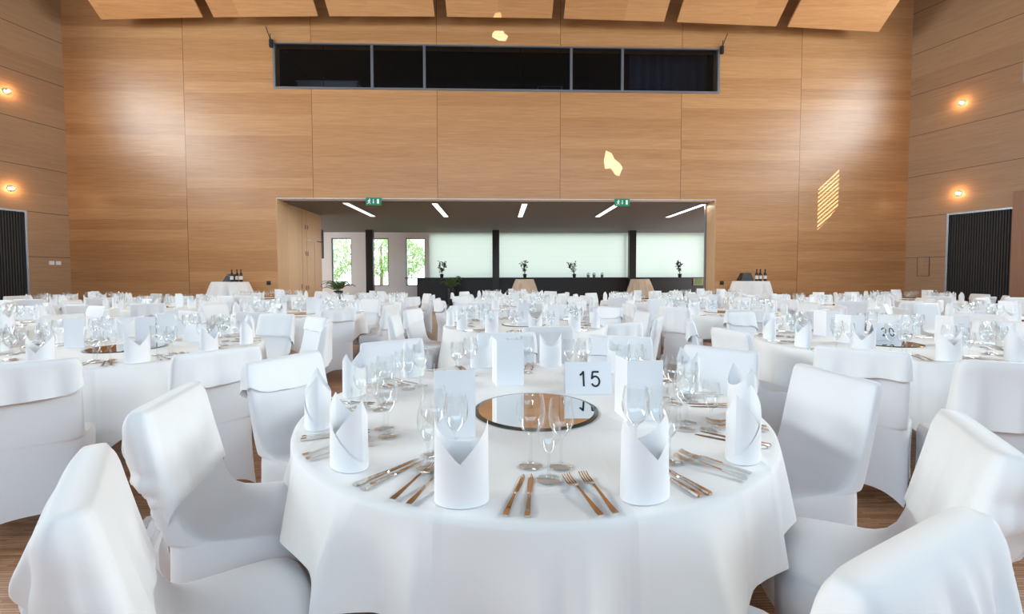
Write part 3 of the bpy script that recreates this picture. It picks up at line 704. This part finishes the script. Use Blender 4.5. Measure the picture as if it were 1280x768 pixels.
def cap_mesh(name, hf, hr, skew=0, gather=0, off=.010, wave=.010, seed=0, m=14, puff=.03, mt='cap', US=US):
    rnd = random.Random(seed); p1, p2 = rnd.uniform(0, 6), rnd.uniform(0, 6)
    rows = []; zt = .8885
    for j in range(m+1):
        v = j/m; row = []
        for t in US:
            c, s = cos(t), sin(t); front = .5+.5*math.tanh(s*3.5)
            hem = hf*front+hr*(1-front)+skew*c*abs(c)**.2
            z = zt-v*(zt-hem)
            zz = min(z, .885); y0, y1, w = section(max(.50, zz-.004))
            k = min(1, (zt-z)/.05); rear = max(0, -s); o = off*(.5+.5*k)+puff*max(0, v-.25)*(.15+.6*rear)
            x, y = se(t, w+o, y0-o, y1+o*.8)
            fl = sin(x*38+p1)*wave*v+sin(x*85+p2)*wave*.4*v
            if gather and front < .97:
                g = (1-front); dep = min(1, max(0, (zt-z)/(zt-hr))); sh = dep*dep*(3-2*dep)
                xo = x; g2 = g**2.6; x *= 1-gather*sh*g2; y -= g*(.062*sin(pi*min(1, dep*.95))*(1-.5*abs(c)**3)+.017*sin(xo*95+1)*sh**.6*sin(pi*min(1, dep*.9+.05))+.006*sin(xo*210)*sh+.008)
                z -= .03*sh*abs(c)*g
                an = math.atan2(xo, z-.44+.02); rp = (sin(an*19+.7)*.6+sin(an*33+2)*.4)*.018*min(1, dep*2.2)*min(1, g*1.6)
                y -= rp*(1-.5*abs(c)**2); x += math.copysign(rp, xo)*abs(c)**1.5
            else: y += fl*(-1 if s < 0 else .25)
            row.append((x, y, z+(.001 if j == 0 else 0)+.004*sin(x*30+p2)*v))
        rows.append(row)
    b = MB(); b.grid(rows, close_u=True); b.f.append(tuple(range(len(US)-1, -1, -1))); b.mi.append(0)
    b.f = b.f
    return b.mesh(name, M[mt], smooth=True, angle=75)
CAPS = {
    'short': cap_mesh('back_drape', .76, .74, .012, seed=1),
    'skew': cap_mesh('back_drape', .74, .70, .055, seed=2, puff=.04),
    'skewr': cap_mesh('back_drape', .74, .71, -.05, seed=3, puff=.04),
    'long': cap_mesh('back_drape', .66, .56, .01, seed=4, puff=.05, wave=.009),
    'bow': cap_mesh('back_drape', .60, .485, .0, gather=.84, seed=5, m=30, US=make_us(44, 5)),
}
def tails(seed):
    rnd = random.Random(seed); b = MB()
    for sg in (-1, 1):
        rows = []
        for i in range(15):
            s = i/14; cx = sg*(.03+.05*s+.02*sin(s*5+seed)); z = .50-.30*s; w = .02+.05*s
            rows.append([(cx+w*(u-.5)*2, -.275-.05*sin(s*pi)*.8-.02*sin(u*9+s*3+seed)-.01*s, z-.02*sin(u*3)) for u in [k/10 for k in range(11)]])
        b.grid(rows)
        loop = []
        for i in range(15):
            a = 2*pi*i/14; loop.append([(sg*(.055+.06*cos(a+pi)*.9+.01), -.275-.03*abs(sin(a))-w_*.0, .47+.035*sin(a)-.02*(1-cos(a))+(w_-.5)*.07*(1-cos(a))*.6) for w_ in [k/5 for k in range(6)]])
        b.grid(loop)
    return b.mesh('organza_tails', M['organza'], smooth=True)
ME_TAIL = [tails(1), tails(2)]
def knot_mesh():
    b = MB(); b.lathe([(.001, -.03), (.02, -.026), (.03, -.008), (.03, .01), (.02, .026), (.001, .03)], 12); b.v = [(x, y*.8-.272, z+.50) for x, y, z in b.v]; return b.mesh('knot', M['cap'], smooth=True)
ME_KNOT = knot_mesh()
def ring_mesh():
    b = MB(); b.tube([(.036*cos(a*pi/8), -.275+.028*sin(a*pi/8), .478) for a in range(17)], .006, 6, cap=False); return b.mesh('ribbon_ring', M['gold'], smooth=True)
ME_RING = ring_mesh()
def chair_proto(kind):
    t = empty('banquet_chair', (0, 0, 0))
    obj_of('stretch_cover', ME_BODY, t)
    if kind in CAPS: obj_of('back_drape', CAPS[kind], t)
    if kind == 'bow':
        k = obj_of('organza_bow', ME_TAIL[0], t); kk = obj_of('knot', ME_KNOT, k); obj_of('ribbon_ring', ME_RING, k)
    return t
PROTO = {}
USED = set()
def place_chair(kind, x, y, rz, label, group):
    if kind not in PROTO:
        t = PROTO[kind] = chair_proto(kind); t.location = (x, y, 0); t.rotation_euler = (0, 0, rz); return tag(t, label, 'chair', group)
    return dup(PROTO[kind], (x, y, 0), rz, label=label, cat='chair', group=group)

# ------------------------------------------------------------------ tableware
def napkin_mesh():
    b = MB(); n = 15
    def sheet(r0, hfun, t0, t1, taper=.04, dip=0):
        rows = []
        for j in range(9):
            v = j/8; row = []
            for k in range(n+1):
                u = k/n; t = t0+(t1-t0)*u; h = hfun(u); z = h*v; rr = (r0-dip*sin(pi*u)**.5)*(1-taper*z/.18)
                row.append((rr*1.26*cos(t), rr*.86*sin(t), z*1.12))
            rows.append(row)
        b.grid(rows)
    lap = lambda u: .022+.158*(1-u)**1.15+.004*sin(u*6)
    sheet(.0530, lap, pi, 2*pi)                               # front lap falling from the left point
    sheet(.0529, lambda u: lap(1-u)-.004, pi, 2*pi, dip=.003)           # lap falling from the right point
    sheet(.0530, lambda u: .112+.068*abs(2*u-1)**2.2, 0, pi)  # back
    b2 = b
    me = b.mesh('napkin', M['napkin'], smooth=True)
    return me
ME_NAP = napkin_mesh()
def glass_mesh(name, rb, h, rim):
    f, st = .034, h*.45
    prof = [(.0005, .0005), (f*.9, .0005), (f, .0015), (f*.95, .003), (f*.3, .006), (.0065, .012), (.004, .022), (.0036, st*.7), (.005, st*.93), (.010, st), (rb*.62, st+.014), (rb*.9, st+.034), (rb, st+.056)]
    for i in range(1, 5): s = i/4; prof.append((rb+(rim-rb)*s**1.6, st+.056+(h-st-.056)*s))
    b = MB(); b.lathe(prof, 20); return b.mesh(name, M['glass'], smooth=True)
ME_GL = {'large': glass_mesh('wine_glass', .042, .208, .034), 'medium': glass_mesh('wine_glass', .037, .195, .030), 'small': glass_mesh('wine_glass', .031, .172, .026)}
def glass_lo(h, rb, rim):
    st = h*.45; b = MB(); b.lathe([(.034, .001), (.006, .008), (.0045, st*.9), (rb*.7, st+.016), (rb, st+.055), (rim, h)], 8); return b
def fork_mesh():
    b = MB(); th = .0018
    rows_t = []; ln = .125
    for i in range(12):
        s = i/11; y = -ln*s; w = .0032+.0055*s**1.8 if s < .95 else .0075; z = .002+.011*math.sin(min(1, (1-s)*1.15)*pi*.5)*math.exp(-s*1.1)+.002*s
        rows_t.append((y, w, z))
    def strip(pts):
        vs = []
        for y, w, z in pts: vs += [(-w, y, z), (w, y, z), (w, y, z+th), (-w, y, z+th)]
        fs = [(0, 3, 2, 1), tuple(len(vs)-4+i for i in range(4))]
        for i in range(len(pts)-1):
            for k in range(4): fs.append((i*4+k, i*4+(k+1) % 4, (i+1)*4+(k+1) % 4, (i+1)*4+k))
        b.add(vs, fs)
    strip(rows_t)
    strip([(0, .0032, .0125), (.006, .006, .0115), (.014, .011, .0085), (.024, .0125, .006), (.032, .0125, .006)])
    for k in range(4):
        x0 = -.0105+k*.007; n0 = len(b.v)
        strip([(.030, .0022, .006), (.045, .002, .006), (.060, .0016, .0085), (.074, .0009, .013)])
        b.v[n0:] = [(x+x0*1.0, y, z) for x, y, z in b.v[n0:]]
    b.v = [(x, y+.03, z) for x, y, z in b.v]
    return b.mesh('fork', M['steel'], smooth=True, angle=35)
def knife_mesh():
    b = MB()
    pts = [(-.105, .0065, .0045), (-.10, .009, .006), (-.07, .0075, .0055), (-.03, .0058, .005), (-.01, .0052, .0045), (0, .006, .0035), (.012, .0078, .0016), (.05, .0082, .0014), (.085, .0078, .0012), (.105, .0045, .001), (.113, .001, .0008)]
    vs = []
    for y, w, h in pts:
        off = .0 if y < 0 else -.001
        vs += [(-w+off, y, 0.0), (w+off, y, 0.0), (w*.75+off, y, h), (-w*.75+off, y, h)]
    fs = [(0, 3, 2, 1), tuple(len(vs)-4+i for i in range(4))]
    for i in range(len(pts)-1):
        for k in range(4): fs.append((i*4+k, i*4+(k+1) % 4, (i+1)*4+(k+1) % 4, (i+1)*4+k))
    b.add(vs, fs); return b.mesh('knife', M['steel'], smooth=True, angle=40)
ME_FORK, ME_KNIFE = fork_mesh(), knife_mesh()
def mirror_mesh():
    b = MB(); b.lathe([(.0001, .0055), (.232, .0055)], 64); b.cur = 1; b.lathe([(.232, .0055), (.25, .003), (.25, 0), (.0001, 0)], 64)
    return b.mesh('table_mirror', [M['mirror'], M['mirror_edge']], smooth=True, angle=15)
ME_MIR = mirror_mesh()
def leaf_card(b, a, c, h, th=.0012):
    a, c = Vector((*a, 0)), Vector((*c, 0)); n = (c-a).cross(Vector((0, 0, 1))).normalized()*th; up_ = Vector((0, 0, h))
    vs = [a, c, c+n, a+n]; b.add([*vs, *[v+up_ for v in vs]], [(0, 3, 2, 1), (4, 5, 6, 7), (0, 1, 5, 4), (1, 2, 6, 5), (2, 3, 7, 6), (3, 0, 4, 7)])
def menu_mesh(text=False):
    b = MB(); h = .228; leaf_card(b, (0, 0), (.135, .012), h); leaf_card(b, (0, 0), (-.02, .128), h)
    if text:
        b.cur = 1
        rnd = random.Random(3); d = Vector((.135, .012)).normalized()
        def ln(x0, x1, z, t): 
            p0, p1 = d*x0, d*x1; b.add([(p0.x, p0.y-.0016, z), (p1.x, p1.y-.0016, z), (p1.x, p1.y-.0016, z+t), (p0.x, p0.y-.0016, z+t)], [(0, 1, 2, 3)])
        for z in (.165, .150, .120, .105, .090, .065, .050): w = rnd.uniform(.022, .04); ln(.0675-w, .0675+w, z, .0016)
    return b.mesh('menu_card', [M['paper'], M['ink_grey']])
ME_MENU, ME_MENU_T = menu_mesh(), menu_mesh(True)
def tent_mesh(w=.215, h=.14, d=.05):
    b = MB(); t = .0015
    vs = []
    for s in (-1, 1):
        n0 = len(b.v); b.add([(-w/2, s*d, 0), (w/2, s*d, 0), (w/2, s*.0008, h), (-w/2, s*.0008, h), (-w/2, s*(d-t), 0), (w/2, s*(d-t), 0), (w/2, 0, h-.003), (-w/2, 0, h-.003)], [(0, 1, 2, 3), (7, 6, 5, 4), (0, 4, 5, 1), (0, 3, 7, 4), (1, 5, 6, 2), (2, 6, 7, 3)])
    return b.mesh('number_card', M['paper'])
ME_TENT = tent_mesh()
def number_card(x, y, rz, txt, label, z=TZ+.001, size=.132):
    o = obj_of('number_card', ME_TENT, None, (x, y, z), rz); tag(o, label, 'table card', 'number cards on the tables')
    if txt:
        tl = math.atan2(.0492, .14); b = MB(); H_ = .070; adv = .060; lw = .0088
        for k, ch in enumerate(txt):
            ox = (k-(len(txt)-1)/2)*adv
            for st in DIGITS[ch]:
                P_ = [Vector((ox+px*.042, pz*H_)) for px, pz in st]; rows = [[], []]
                for q, p in enumerate(P_):
                    d_ = (P_[min(q+1, len(P_)-1)]-P_[max(q-1, 0)]).normalized(); nn = Vector((-d_.y, d_.x))*lw/2
                    for r_, pt in zip(rows, (p+nn, p-nn)): r_.append((pt.x, 0, pt.y))
                b.grid(rows)
        me = b.mesh('card_number', M['ink']); t = obj_of('card_number', me, o)
        t.rotation_euler = (-tl, 0, 0); t.location = (.002, -.05+.034*math.tan(tl)-.0014, .034)
def _arc(cx, cz, rx_, rz_, a0, a1, n=14): return [(cx+rx_*cos(R(a0+(a1-a0)*i/n)), cz+rz_*sin(R(a0+(a1-a0)*i/n))) for i in range(n+1)]
DIGITS = {'1': [[(.12, 0), (.12, 1)], [(.12, .96), (-.06, .82), (-.28, .72)]],
          '5': [[(.40, .95), (-.28, .95)], [(-.27, .98), (-.41, .47)], [(-.41, .49)]+_arc(-.02, .33, .44, .32, 140, -155, 22)],
          '0': [_arc(0, .5, .42, .47, 0, 360, 28)], '2': [_arc(-.0, .70, .40, .27, 165, -20, 14)+[(.2, .42), (-.42, .06)], [(-.44, .055), (.44, .055)]],
          '8': [_arc(0, .74, .32, .22, 0, 360, 22), _arc(0, .28, .40, .27, 0, 360, 22)]}

# ------------------------------------------------------------------ layout
ORD = ['first', 'second', 'third', 'fourth', 'fifth', 'sixth', 'seventh', 'eighth', 'ninth', 'tenth', 'eleventh', 'twelfth']
# x, y, name, seats, first seat bearing (degrees, 0 = towards the camera, + = right), cloth rotation
TABLES = [
    (.13, 1.837, 'the front table', 12, 17, 0),
    (-2.85, 3.45, 'the left second-row table', 12, 12, 18),
    (3.12, 3.48, 'the right second-row table', 12, 13, -12),
    (.28, 4.96, 'the centre third-row table', 12, 5, 30),
    (-6.15, 4.96, 'the left third-row table', 10, 14, 10),
    (6.50, 5.00, 'the right third-row table', 10, 3, 25),
    (-2.95, 6.60, 'the inner left fourth-row table', 10, 8, 40),
    (3.40, 6.60, 'the inner right fourth-row table', 10, 20, 15),
    (-9.30, 6.70, 'the outer left fourth-row table', 10, 11, 5),
    (9.60, 6.60, 'the outer right fourth-row table', 10, 24, 22),
    (.30, 8.20, 'the centre fifth-row table', 10, 10, 12),
    (-6.10, 8.20, 'the left fifth-row table', 10, 26, 33),
    (6.40, 8.20, 'the right fifth-row table', 10, 5, 41),
    (-2.90, 9.75, 'the inner left sixth-row table', 10, 18, 8),
    (3.20, 9.70, 'the inner right sixth-row table', 10, 2, 28),
    (-9.10, 9.80, 'the outer left sixth-row table', 10, 15, 17),
    (9.50, 9.80, 'the outer right sixth-row table', 10, 9, 3),
    (.30, 11.25, 'the centre last-row table', 10, 22, 36),
    (-5.75, 11.20, 'the left last-row table', 10, 7, 21),
    (5.35, 11.05, 'the right last-row table', 10, 12, 11),
]
def tcloth(i, x, y, nm, rot):
    if i == 0:
        def Lf(th):
            d = math.degrees((th+pi) % (2*pi)-pi)
            return .262+.03*math.exp(-((d+42)/14)**2)+.03*math.exp(-((d-28)/10)**2)+.02*sin(3*th+1)
        me = cloth_mesh('tablecloth', TR, TZ, Lf, 11, .085, .03, 11, n=320, m=20, ridge=True)
    else: me = CL[i % 3]
    o = obj_of('tablecloth', me, None, (x, y, 0), 0 if i == 0 else R(rot))
    tag(o, ('white cloth draped over %s' % nm), 'tablecloth', 'white tablecloths on the round tables')
CL = [cloth_mesh('tablecloth', TR, TZ, square_drop(1.20, TR, R(45), .66), f, .085, .03, s, n=144, m=12) for f, s in ((14, 3), (16, 4), (13, 5))]
tproto = make_table()
GL_BUDGET = [300]; far_glass = MB()
NEAR15 = [(-45, 1.10, 'bow', -53), (-75, 1.04, 'bow', -76), (-106, 1.03, 'skew', -116), (-139, 1.02, 'plain', -145), (-177, 1.06, 'short', -175), (145, 1.04, 'short', 160), (115, 1.04, 'plain', 132), (87, 1.05, 'plain', 96), (56, 1.09, 'bow', 58), (22, 1.06, 'bow', 25)]
NEAR_EXTRA = {1: [(-2.41, 2.33, 34, 'skew'), (-1.74, 2.60, 52, 'skew')], 2: [(2.18, 2.52, -47, 'short'), (2.50, 2.18, -22, 'long')]}
LAB15 = ['bow-backed white chair at the lower left corner, gathered drape on its back', 'white chair left of the front table with organza tails hanging behind it', 'white chair on the left of the front table turned to face it squarely', 'white chair at the far left of the front table beyond the wine glasses', 'white chair straight behind the standing menu at the back of the front table', 'white chair at the far right side of the front table', 'white chair with wide plain back right of the front table, before the flat napkins', 'white chair right of the front table whose seat touches the cloth flap', 'white chair with a gathered side drape at the right of the front table', 'white chair in the lower right corner with its back to the camera']
kinds = ['short', 'skew', 'long', 'plain', 'skewr', 'short', 'plain', 'skew', 'long']
DESC = {'short': 'with a short back drape', 'skew': 'with a slanting back drape', 'skewr': 'with a slanting back drape', 'long': 'with a long back drape', 'plain': 'without back drape', 'bow': 'with a tied back bow'}
rnd = random.Random(21)
PLACED = []
def pol(x, y, deg, r): a = R(deg); return x+r*sin(a), y-r*cos(a)
def place_setting(i, x, y, a, nm, s_lab, shared):
    """one cover: napkin, two forks, two knives, three glasses. a = bearing in degrees"""
    J = lambda s: rnd.uniform(-s, s)
    near = i in (0, 1, 2)
    px, py = pol(x, y, a+J(1.2), .815+J(.012))
    o = obj_of('folded_napkin', ME_NAP, None, (px, py, TZ+.0015), R(a+J(14)))
    if rnd.random() < .4: o.scale = (-1, 1, 1+J(.05))
    tag(o, 'white two-pointed napkin, %s' % s_lab, 'napkin', 'folded napkins on %s' % nm)
    if i < 10:
        for k, (name, me, da) in enumerate((('fork', ME_FORK, -11.5), ('fork', ME_FORK, -8.7), ('knife', ME_KNIFE, 8.2), ('knife', ME_KNIFE, 10.6))):
            px, py = pol(x, y, a+da+J(.4), (.79 if name == 'fork' else .775)+J(.006))
            o = obj_of(name, me, None, (px, py, TZ+.0015), R(a+(da*.4)+J(4)))
            w = ('outer', 'inner', 'inner', 'outer')[k]
            tag(o, '%s steel %s, %s' % (w, name, s_lab), name, '%ss on %s' % ('knive' if name == 'knife' else name, nm))
    for sz, da, r in (('large', 10.8, .615), ('medium', 18.4, .62), ('small', 14.8, .70)):
        px, py = pol(x, y, a+da+J(.35), r+J(.006))
        if GL_BUDGET[0] > 0:
            GL_BUDGET[0] -= 1
            o = obj_of('wine_glass', ME_GL[sz], None, (px, py, TZ+.0015), J(3))
            tag(o, '%s stemmed glass, %s' % (sz, s_lab), 'wine glass', 'wine glasses on %s' % nm)
        else:
            g = glass_lo({'large': .208, 'medium': .195, 'small': .172}[sz], {'large': .042, 'medium': .037, 'small': .031}[sz], {'large': .034, 'medium': .030, 'small': .026}[sz])
            far_glass.add([(vx+px, vy+py, vz+TZ+.0015) for vx, vy, vz in g.v], g.f)
for i, (x, y, nm, ns, a0, crot) in enumerate(TABLES):
    lab = 'round banquet table hidden under a white cloth, %s' % nm
    if i == 0: tproto.location = (x, y, 0); tag(tproto, lab, 'table', 'round banquet tables')
    else: dup(tproto, (x, y, 0), R(crot), label=lab, cat='table', group='round banquet tables')
    tcloth(i, x, y, nm, crot)
    # chairs
    if i == 0:
        for (a, r, kd, face), lb in zip(NEAR15, LAB15):
            px, py = pol(x, y, a, r); PLACED.append((px, py)); place_chair(kd, px, py, R(face), lb, 'white chairs around the front table')
    else:
        for k, (px, py, rz_, kd) in enumerate(NEAR_EXTRA.get(i, [])):
            lb = {(1, 0): 'white chair with slanting back drape, camera side of the left second-row table', (1, 1): 'white chair with slanting drape right of its table, the left second-row table', (2, 0): 'white chair with short back drape at the left front of the right second-row table', (2, 1): 'white chair with a crumpled long drape on the camera side of the right second-row table'}[(i, k)]
            place_chair(kd, px, py, R(rz_), lb, 'white chairs around %s' % nm); PLACED.append((px, py))
        for k in range(ns):
            a = a0+360*k/ns+rnd.uniform(-2.5, 2.5); r = 1.19+rnd.uniform(-.02, .06)
            px, py = pol(x, y, a, r)
            if py > 12.2 and abs(px) > 5.6: continue
            if py > 13.0: continue
            if px-.45 < lx(py) or px+.45 > rx(py): continue
            if any(math.hypot(px-q[0], py-q[1]) < .60 for q in PLACED): continue
            if any(j != i and math.hypot(px-q[0], py-q[1]) < 1.17 for j, q in enumerate(TABLES)): continue
            if math.hypot(px+7.13, py-11.85) < .75 or math.hypot(px-6.92, py-11.85) < .78: continue
            PLACED.append((px, py))
            kd = kinds[(k*5+i*3+int(rnd.random()*3)) % len(kinds)]
            if i in (1,) and k == 0: kd = 'skew'
            if i == 17 and py > 12.0: kd = 'plain'
            place_chair(kd, px, py, R(a+rnd.uniform(-7, 7)), 'white chair %s, %s anticlockwise, %s' % (DESC[kd], ORD[k], nm), 'white chairs around %s' % nm)
    # covers
    for k in range(ns):
        a = (17+30*k) if i == 0 else a0+360*k/ns
        if i == 0 and k == 11: a = -14.5
        shared = i > 3
        place_setting(i, x, y, a, nm, '%s cover anticlockwise from the front, %s' % (ORD[k], nm), shared)
    # centre: mirror, cards
    if i == 0:
        o = obj_of('table_mirror', ME_MIR, None, (.148, 1.752, TZ+.0012)); tag(o, 'round mirror plate lying in the middle of the front table', 'mirror', 'round mirrors on the tables')
        number_card(.415, 2.03, R(-2), '15', 'white tent card numbered 15 on the front table')
        for mx, my, mr, lb in ((-.215, 1.45, 0, 'standing white menu card left of the mirror on the front table'), (-.012, 2.14, 2, 'standing white menu card behind the mirror on the front table'), (.475, 1.60, -4, 'standing white menu card right of the mirror on the front table')):
            o = obj_of('menu_card', ME_MENU, None, (mx, my, TZ+.0015), R(mr)); tag(o, lb, 'menu card', 'menu cards on the front table')
    else:
        o = obj_of('table_mirror', ME_MIR, None, (x, y-.03, TZ+.0012)); tag(o, 'round mirror plate in the middle of %s' % nm, 'mirror', 'round mirrors on the tables')
        if i == 2:
            number_card(x+.13, y+.10, R(-4), '20', 'white tent card numbered 20 on the right second-row table', z=TZ+.008)
            cards = [(x-.30, y-.06, 4), (x+.40, y-.20, -2), (x-.18, y+.36, 0)]
        elif i == 1:
            number_card(x+.28, y+.35, R(-12), None, 'plain white tent card on %s' % nm); cards = [(x+.06, y-.02, 5), (x-.47, y-.02, 0), (x-.05, y+.34, 6)]
        else:
            number_card(x+rnd.uniform(-.04, .04)-.41, y+.1, R(rnd.uniform(-25, 25)), '8' if i == 4 else None, 'white tent card on %s' % nm)
            cards = [(x+.26, y-.12, rnd.uniform(-20, 20)), (x-.05, y+.30, rnd.uniform(-20, 20))]
        for kk, (mx, my, mr) in enumerate(cards):
            o = obj_of('menu_card', ME_MENU_T if i in (2, 5, 7, 9) and kk != 0 else ME_MENU, None, (mx, my, TZ+(.008 if (i, kk) == (1, 0) else .0015)), R(mr))
            tag(o, 'standing white menu card %s on %s' % (('in front', 'at the back', 'at the side')[kk], nm), 'menu card', 'menu cards on %s' % nm)
fg = far_glass.mesh('far_wine_glasses', M['glass'], smooth=True)
o = obj_of('wine_glasses', fg); tag(o, 'countless small wine glasses glittering on the tables at the back', 'wine glasses', kind='stuff')

# ------------------------------------------------------------------ tall side tables
def tall_table(x, y, z, r, mt, lab_t, lab_c, drop, seed, flare=.16):
    t = empty('cocktail_table', (x, y, 0), 0, lab_t, 'table')
    MB().lathe([(.0001, z-.03), (r-.003, z-.03), (r, z-.02), (r-.004, z-.005), (.0001, z-.005)], 28).build('tabletop', M['table_wood'], t)
    MB().tube([(0, 0, .02), (0, 0, z-.03)], .03, 10).build('pedestal', M['alu'], t)
    MB().lathe([(.0001, 0), (.26, 0), (.25, .02), (.0001, .03)], 20).build('base', M['alu'], t)
    me = cloth_mesh('tall_tablecloth', r, z, lambda th: drop, 10, .15, flare, seed, n=144, m=12, mt=mt)
    o = obj_of('tablecloth', me, None, (x, y, 0)); tag(o, lab_c, 'tablecloth')
def bottle(x, y, z, lab, grp):
    t = empty('wine_bottle', (x, y, z), 0, lab, 'bottle', grp)
    MB().lathe([(.0001, 0), (.036, 0), (.0385, .005), (.0385, .185), (.034, .205), (.017, .235), (.0145, .25), (.0145, .30), (.016, .302), (.016, .325), (.0001, .326)], 16).build('bottle_body', M['bottle'], t, smooth=True, angle=50)
    MB().lathe([(.0392, .055), (.0392, .15)], 16).build('paper_label', M['label'], t, smooth=True)
def black_case(x, y, z, w, h, lab, lean):
    b = MB(); d = .13; a = .06; c = .03 if not lean else 0
    vs = [(-w/2, -d, 0), (w/2, -d, 0), (w/2, d, 0), (-w/2, d, 0), (-w/2+a*1.4, -d*.6, h), (w/2-c-.02, -d*.6, h), (w/2-c-.02, d*.6, h), (-w/2+a*1.4, d*.6, h)]
    b.add(vs, [(0, 3, 2, 1), (4, 5, 6, 7), (0, 1, 5, 4), (1, 2, 6, 5), (2, 3, 7, 6), (3, 0, 4, 7)])
    b.box(-w/2+a*1.4+.03, w/2-c-.05, -d*.55-.012, -d*.55, h*.98, h*1.02)
    o = b.build('black_case', M['black']); o.location = (x, y, z); md = o.modifiers.new('edge', 'BEVEL'); md.width = .012; md.segments = 2; tag(o, lab, 'box')
WT = 1.17
tall_table(-7.13, 11.85, WT, .42, 'linen', 'tall round table under white cloth against the back wall, left of the opening', 'floor-length white cloth on the tall bottle table left of the opening', 1.13, 31, .12)
tall_table(6.92, 11.85, WT, .45, 'linen', 'tall round table under white cloth against the back wall, right of the opening', 'floor-length white cloth on the tall bottle table right of the opening', 1.13, 33, .12)
for side, x0 in (('left', -7.03), ('right', 6.99)):
    for k in range(3):
        bottle(x0+k*.118+.02, 11.72+(.03 if k == 1 else 0), WT+.001, 'dark wine bottle, pale label, tall table %s of the opening, %s of three' % (side, ('left', 'middle', 'right')[k]), 'wine bottles on the %s tall table' % side)
black_case(-7.17, 11.92, WT+.001, .26, .20, 'black slanted box beside the bottles left of the opening', True)
black_case(6.76, 11.85, WT+.001, .36, .22, 'black slanted box beside the bottles right of the opening', False)
tall_table(1.03, 17.6, 1.2, .36, 'beige_cloth', 'cocktail table under beige cloth in the foyer, the left one', 'beige cloth gathered over the left cocktail table in the foyer', .75, 41, .2)
tall_table(5.72, 17.6, 1.2, .36, 'beige_cloth', 'cocktail table under beige cloth in the foyer, the right one', 'beige cloth gathered over the right cocktail table in the foyer', .75, 42, .2)
